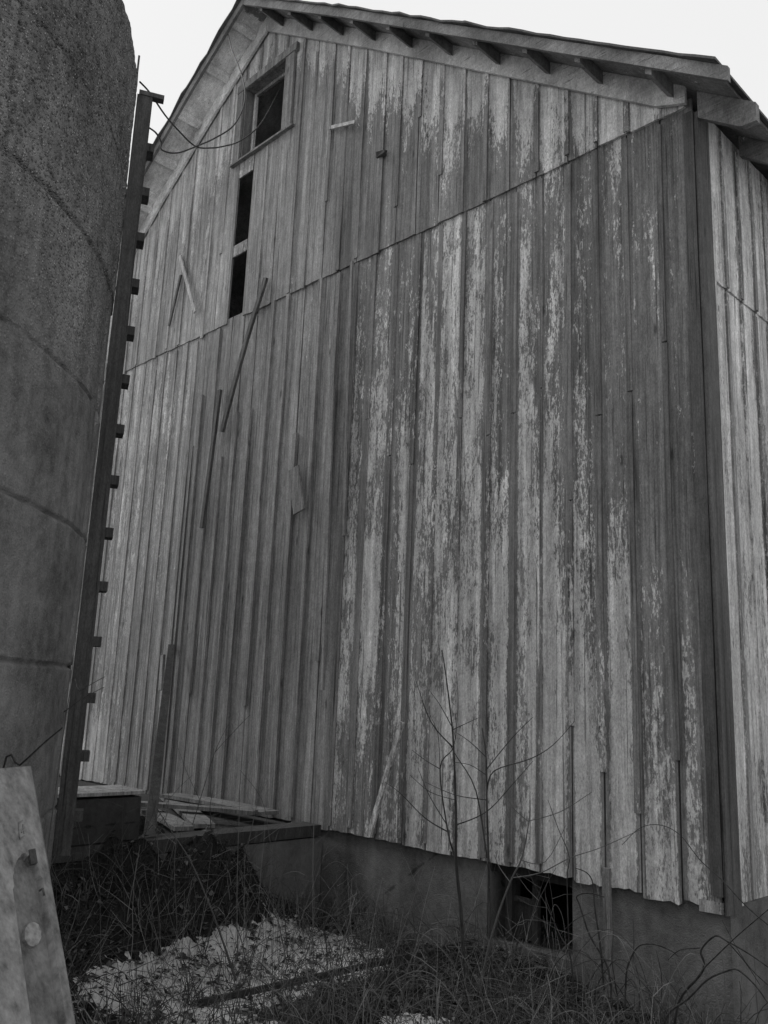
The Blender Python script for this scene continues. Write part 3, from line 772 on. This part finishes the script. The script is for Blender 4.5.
# ------------------------------------------------------------------ leaves, dead grass and twigs
R2 = random.Random(11)
lf = MB()
for i in range(20000):
    x = R2.uniform(-4.0, .6); y = R2.uniform(-3.4, .0)
    if math.hypot(x + 3.4, y + 4.8) < 2.33 or (x < -3.3): continue
    sn = snow_h(x, y)
    if sn > .0 and (R2.random() < .42 or ns(x * 7, y * 7, 2) < -.05): continue
    z = gz(x, y) + max(0, sn) + R2.uniform(.002, .03); sz = R2.uniform(.008, .030); a = R2.uniform(0, 6.28); c, s_ = math.cos(a) * sz, math.sin(a) * sz
    tl = R2.uniform(-.6, .6); cu_ = R2.uniform(-.4, .6) * sz; T = R2.random() ** 2.6
    q = [lf.vert((x + c * p - s_ * r, y + s_ * p + c * r, z + tl * p * sz + (cu_ if k % 2 else 0)), 0, T) for k, (p, r) in enumerate(((-1, 0), (0, -.55), (1, 0), (0, .55)))]
    lf.f.append(tuple(q))
tag(lf.build('leaf_litter', LEAF), kind='stuff')
def stem(mb, base, h, lean, r, T, seg=6, curl=.15, side=0):
    P = [Vector(base)]; d = Vector((lean[0], lean[1], 1)).normalized()
    for k in range(seg):
        d = (d + Vector((R2.uniform(-curl, curl), R2.uniform(-curl, curl), R2.uniform(-curl, curl * .3)))).normalized()
        P.append(P[-1] + d * h / seg)
    mb.tube(P, r, r * .3, 4, (0, T, 0))
    for _ in range(side):
        k = R2.randint(1, seg - 1); dd = Vector((R2.uniform(-1, 1), R2.uniform(-1, 1), R2.uniform(.1, .9))).normalized()
        L2 = h * R2.uniform(.15, .4); q = [P[k], P[k] + dd * L2 * .5, P[k] + dd * L2 + Vector((0, 0, R2.uniform(-.04, .04)))]
        mb.tube(q, r * .6, r * .2, 3, (0, T, 0))
gr = MB()
def okp(x, y): return x > -3.25 and math.hypot(x + 3.4, y + 4.8) > 2.35 and y < .0
cnt = 0
while cnt < 2600:
    x = R2.uniform(-3.3, .5); y = R2.uniform(-2.9, -.03)
    if not okp(x, y): continue
    if ns(x * 1.6, y * 1.6, 7) < R2.uniform(-.55, .35): continue
    if snow_h(x, y) > 0 and R2.random() < .5: continue
    T = .04 + 1.15 * R2.random() ** 3
    stem(gr, (x, y, gz(x, y) - .01), R2.uniform(.08, .46) * (1.2 if y < -1 else 1.0), (R2.gauss(0, .35), R2.gauss(0, .35)), R2.uniform(.0012, .0026) * R2.choice((1, 1, 1, 1.7)), T, 5, .22, R2.choice((0, 0, 1, 2)))
    cnt += 1
def blade(mb, base, h, T):
    a = R2.uniform(0, 6.28); sdv = Vector((math.cos(a), math.sin(a), 0)); ln = Vector((R2.gauss(0, .5), R2.gauss(0, .5), 0)); wd = R2.uniform(.002, .0045); prev = None; p = Vector(base); d = (Vector((0, 0, 1)) + ln * .4).normalized()
    brk = R2.randint(2, 5)
    for k in range(6):
        q = 1 - k / 6.5
        row = (mb.vert(p - sdv * wd * q, 0, T), mb.vert(p + sdv * wd * q, 0, T))
        if prev: mb.quad(prev[0], prev[1], row[1], row[0])
        prev = row
        if k == brk: d = (d * .2 + ln + Vector((0, 0, -.5))).normalized()
        d = (d + ln * .18 + Vector((0, 0, -.06))).normalized(); p = p + d * h / 6
clumps = []
while len(clumps) < 70:
    x = R2.uniform(-3.15, .4); y = R2.uniform(-2.7, -.05)
    if okp(x, y) and (snow_h(x, y) < 0 or R2.random() < .25): clumps.append((x, y))
for (cx_, cy_) in clumps:
    T0 = .05 + 1.0 * R2.random() ** 2
    for _ in range(R2.randint(14, 34)):
        x = cx_ + R2.gauss(0, .045); y = min(-.02, cy_ + R2.gauss(0, .045))
        blade(gr, (x, y, gz(x, y) - .01), R2.uniform(.12, .42), max(.03, T0 * R2.uniform(.5, 1.2)))
cnt = 0
while cnt < 110:
    x = R2.uniform(-3.2, .4); y = R2.uniform(-2.6, -.1)
    if not okp(x, y): continue
    stem(gr, (x, y, gz(x, y) - .01), R2.uniform(.45, .95), (R2.gauss(0, .16), R2.gauss(0, .16)), R2.uniform(.0015, .003), R2.uniform(.05, .8), 7, .09, R2.choice((1, 2, 3))); cnt += 1
tag(gr.build('dead_grass', STEM), kind='stuff')
rb = MB()
for _ in range(420):
    x = R2.uniform(-3.25, -1.9) if R2.random() < .7 else R2.uniform(-2.5, .2); y = R2.uniform(-2.6, -.05)
    if not okp(x, y) or snow_h(x, y) > -.01: continue
    sz = R2.uniform(.006, .026); c = Vector((x, y, gz(x, y) + sz * .3)); T = R2.random()
    pts = [(0, 0, 1), (0, 0, -1)] + [(math.cos(k * 1.047), math.sin(k * 1.047), R2.uniform(-.3, .4)) for k in range(6)]
    ii = [rb.vert(c + Vector(p) * sz * R2.uniform(.6, 1.1), 0, T) for p in pts]
    for k in range(6): rb.f.append((ii[0], ii[2 + k], ii[2 + (k + 1) % 6])); rb.f.append((ii[1], ii[2 + (k + 1) % 6], ii[2 + k]))
n = Nd('rubble_stone'); RUB = n.finish(n.math('MULTIPLY', n.rng(n.attr('tint'), 0, 1, .03, .13), n.rng(n.noise(scale=60), .3, .7, .7, 1.3)), .9)
tag(rb.build('rubble', RUB), kind='stuff')
br = MB(); cnt = 0
while cnt < 1100:       # fallen, criss-crossed twigs near the ground
    x = R2.uniform(-3.2, .4); y = R2.uniform(-2.6, -.08)
    if not okp(x, y) or (snow_h(x, y) > 0 and R2.random() < .72): continue
    a = R2.uniform(0, 6.28); L2 = R2.uniform(.12, .5); z = gz(x, y) + R2.uniform(.01, .16)
    p = Vector((x, y, z)); q = p + Vector((math.cos(a), math.sin(a) * .8, R2.uniform(-.15, .35))) * L2; m_ = (p + q) * .5 + Vector((R2.uniform(-.04, .04), R2.uniform(-.04, .04), R2.uniform(0, .06)))
    if q.y > 0: continue
    br.tube(catmull([p, m_, q], 3), R2.uniform(.0015, .0035), .001, 4, (0, .05 + .5 * R2.random() ** 2, 0)); cnt += 1
for _ in range(90):
    x = R2.uniform(-2.9, .35); y = -abs(R2.gauss(0, .5)) - .12 if R2.random() < .7 else R2.uniform(-2.6, -.3)
    if not okp(x, y): continue
    a = R2.uniform(0, 6.28); L2 = R2.uniform(.35, 1.1); h = R2.uniform(.12, .55); p = Vector((x, y, gz(x, y))); dd = Vector((math.cos(a), math.sin(a) * .35, 0))
    P = [p, p + dd * L2 * .2 + Vector((0, 0, h * .75)), p + dd * L2 * .5 + Vector((0, 0, h)), p + dd * L2 * .85 + Vector((0, 0, h * .62)), p + dd * L2 + Vector((0, 0, h * .3))]
    if any(q.y > -.02 or q.x < -3.2 for q in P): continue
    br.tube(catmull([q + Vector((R2.uniform(-.02, .02), 0, R2.uniform(-.02, .02))) for q in P], 5), R2.uniform(.002, .0042), .0012, 4, (0, .02 + .6 * R2.random() ** 2.5, 0))
tag(br.build('fallen_twigs', STEM), kind='stuff')

# saplings traced at their own distance in front of the wall
def plant(name, strands, y0, label, cat, r=.006, mat=BARK, group=None, T=.2):
    """strands: lists of photo points; each strand stands near the depth y0 and keeps a little spread in depth"""
    mb = MB()
    for si, (pix, ra, rb, dy) in enumerate(strands):
        P = []
        for i, (x, y) in enumerate(pix):
            P.append(onY(x, y, y0 + dy * (i / max(1, len(pix) - 1))))
        if si == 0: P[0].z = min(P[0].z, gz(P[0].x, P[0].y) - .01)
        mb.tube(catmull(P, 4), ra * 1.25, rb * 1.5, 5, (0, T, 0))
    o = mb.build(name, mat, smooth=True); tag(o, label, cat, group); return o
sg = 'bare saplings before the foundation'
plant('sapling', [
    ([(467, 1022), (464, 964), (461, 912), (456, 860), (456, 824), (455, 782), (453.5, 746), (452, 725), (446, 676), (442, 650)], .0105, .0022, -.05),
    ([(453.5, 748), (431, 722), (416, 681)], .004, .0012, -.12), ([(452, 727), (440, 705), (429, 690)], .003, .001, .1),
    ([(448, 832), (425, 818), (400, 793), (385, 782)], .0038, .001, -.15), ([(457, 862), (448, 832), (440, 769), (452, 750), (456, 735)], .005, .0015, -.05),
    ([(440, 769), (425, 760), (412, 750)], .0025, .001, -.06), ([(447, 825), (429, 795), (418, 768)], .003, .001, .1),
    ([(456, 825), (475, 818), (491, 808), (512, 785), (533, 761)], .0035, .001, -.1), ([(452, 730), (465, 724), (478, 718)], .0025, .001, -.05),
    ([(440, 769), (438, 735), (430, 715)], .002, .001, .05), ([(455, 800), (430, 792), (410, 775)], .0022, .001, -.1), ([(456, 735), (458, 700), (456, 670)], .002, .001, .05)],
    -.55, 'tallest bare sapling, forking in front of the painted boards', 'sapling', group=sg)
plant('sapling', [
    ([(492, 1015), (490, 940), (488.5, 858), (487, 808), (486, 756), (482, 728)], .0075, .002, -.05),
    ([(487, 858), (476, 791), (457, 757), (450, 745)], .0042, .001, -.08), ([(486, 757), (470, 742), (457, 733)], .003, .001, .06),
    ([(487, 790), (494, 771), (530, 759), (553, 745), (574, 722)], .0035, .001, -.12), ([(486, 770), (512, 738), (533, 717)], .0028, .001, -.05),
    ([(487, 800), (455, 795), (425, 782)], .0025, .001, -.1), ([(486, 775), (470, 765), (452, 762)], .002, .001, -.1)],
    -.62, 'slim bare sapling just left of the cellar opening', 'sapling', group=sg)
plant('sapling', [
    ([(478, 1015), (486, 959), (499, 912), (512, 878), (522, 857), (529, 821), (530, 800)], .0065, .0015, -.05),
    ([(512, 878), (540, 873), (570, 858), (600, 848), (640, 830)], .003, .001, -.1), ([(529, 821), (560, 812), (592, 792)], .0025, .001, -.08),
    ([(510, 882), (500, 868), (494, 855)], .0025, .001, .05), ([(529, 822), (515, 810), (508, 800)], .002, .001, -.04), ([(520, 860), (545, 862), (566, 825)], .002, .001, -.04)],
    -.70, 'leaning pale stemmed sapling crossing the cellar opening', 'sapling', group=sg, mat=STEM, T=.35)
plant('sapling', [
    ([(575, 1000), (571, 960), (560, 935), (546, 905), (536, 888), (528, 870)], .004, .001, -.05),
    ([(560, 935), (575, 920), (592, 912)], .002, .001, -.05), ([(569, 950), (567, 880), (569, 856), (558, 828), (548, 800)], .0028, .001, -.05), ([(552, 915), (545, 890), (556, 868)], .002, .001, .04),
    ([(548, 908), (530, 905), (518, 898)], .002, .001, .0)],
    -.45, 'small twiggy sapling right in front of the dark cellar opening', 'sapling', group=sg)
vg = 'arching vines by the right corner'
plant('vine', [([(624, 1022), (626, 977), (631, 958), (639, 946), (653, 944), (670, 950), (678, 956)], .0045, .002, -.05), ([(633, 962), (634, 940), (633, 919)], .002, .001, 0), ([(638, 1020), (640, 985), (634, 962)], .003, .001, 0)],
      -.40, 'small arching vine between the hanging batten and the corner', 'vine', group=vg)
plant('vine', [([(672, 1022), (678, 1004), (700, 975), (704, 963), (701, 950), (715, 936), (727, 941), (751, 955), (775, 972)], .0062, .002, -.1), ([(668, 960), (680, 950), (700, 948)], .002, .002, -.05), ([(727, 941), (745, 962), (760, 985)], .003, .001, .05)],
      -.45, 'thick kinked vine arching at the barn corner', 'vine', group=vg)
plant('vine', [([(655, 1028), (666, 1018), (688, 999), (707, 980), (727, 971), (738, 970), (755, 985), (768, 1003)], .0052, .0022, -.08), ([(702, 970), (735, 938), (770, 908)], .003, .0015, -.1)],
      -.6, 'lower vine arching toward the right edge beneath the kinked one', 'vine', group=vg)
plant('vine', [([(612, 1022), (609, 972), (590, 936), (580, 906), (577, 896), (590, 893), (604, 897)], .005, .002, -.08), ([(604, 990), (600, 943), (595, 909), (593, 884), (587, 873), (575, 868)], .005, .0015, -.05), ([(618, 1000), (612, 960), (614, 930)], .0035, .001, 0)],
      -.35, 'dark vine curling up between cellar opening and hanging batten', 'vine', group=vg)
plant('vine', [([(655, 1015), (662, 985), (656, 950)], .003, .001, 0), ([(768, 925), (745, 905), (722, 880), (700, 860), (680, 835), (660, 825), (640, 828), (622, 845)], .0025, .001, .1), ([(768, 985), (752, 970), (738, 950), (722, 920)], .0025, .001, .1)],
      -.5, 'thin vine looping high over the boards near the corner', 'vine', group=vg)
wg = 'tall weed stalks at the left'
plant('weed_stalk', [([(238, 985), (219, 930), (206, 896), (190, 860), (172, 832), (155, 805)], .006, .002, -.1)], -1.5, 'thick slanting stalk from the snow toward the leaning plank', 'weed', mat=STEM, group=wg, T=.25)
plant('weed_stalk', [([(238, 960), (237, 900), (238, 850), (240, 790)], .003, .001, .1)], -1.3, 'thin upright pale stalk before the low wall', 'weed', mat=STEM, group=wg, T=.4)
plant('weed_stalk', [([(315, 940), (313, 880), (314, 820), (316, 770)], .003, .001, .1)], -1.0, 'thin upright stalk in front of the painted edge', 'weed', mat=STEM, group=wg, T=.4)
plant('weed_stalk', [([(185, 850), (200, 800), (215, 752), (228, 725)], .003, .001, -.1), ([(215, 752), (240, 725), (250, 715)], .002, .001, 0), ([(200, 800), (188, 775), (178, 748)], .002, .001, 0)], -1.0, 'forked stalk crossing the planks on the slab', 'weed', mat=STEM, group=wg, T=.2)
plant('weed_stalk', [([(125, 935), (130, 900), (136, 870), (140, 845)], .0035, .001, .0), ([(130, 900), (120, 880), (112, 868)], .002, .001, 0)], -1.9, 'short pale stalk in front of the low wall near the silo', 'weed', mat=STEM, group=wg, T=.7)
plant('weed_stalk', [([(288, 960), (283, 900), (270, 840), (262, 800), (240, 770)], .003, .001, .1)], -1.0, 'bent stalk in the inner corner', 'weed', mat=STEM, group=wg, T=.2)
plant('weed_stalk', [([(52, 870), (44, 855), (32, 835), (18, 812)], .004, .0018, 0)], -3.1, 'dark stalk pointing up across the pale panel', 'weed', group=wg)
plant('weed_stalk', [([(-8, 788), (0, 781), (20, 765), (45, 742), (62, 728)], .004, .002, 0)], -3.45, 'dark stalk crossing the top of the pale panel', 'weed', group=wg)
plant('weed_stalk', [([(-5, 906), (12, 903), (30, 910), (48, 922), (56, 932), (70, 960)], .0045, .002, 0), ([(-5, 928), (10, 922), (24, 905)], .003, .001, 0), ([(56, 930), (42, 950), (38, 965), (24, 980), (10, 1024)], .003, .0015, 0),
      ([(5, 1022), (22, 992), (55, 962), (90, 930)], .0035, .0012, 0), ([(8, 1020), (15, 970), (22, 945)], .0025, .001, 0), ([(30, 1024), (45, 1010), (68, 1000)], .003, .001, 0)], -3.15, 'tangle of arching stalks in front of the pale panel', 'weed', group=wg)
plant('weed_stalk', [([(60, 720), (68, 703), (80, 691), (104, 677)], .0025, .001, 0), ([(64, 712), (80, 700), (104, 687)], .002, .001, 0)], -2.9, 'fine stalks crossing the foot of the ladder', 'weed', mat=STEM, group=wg, T=.4)

scn.render.engine = 'CYCLES'
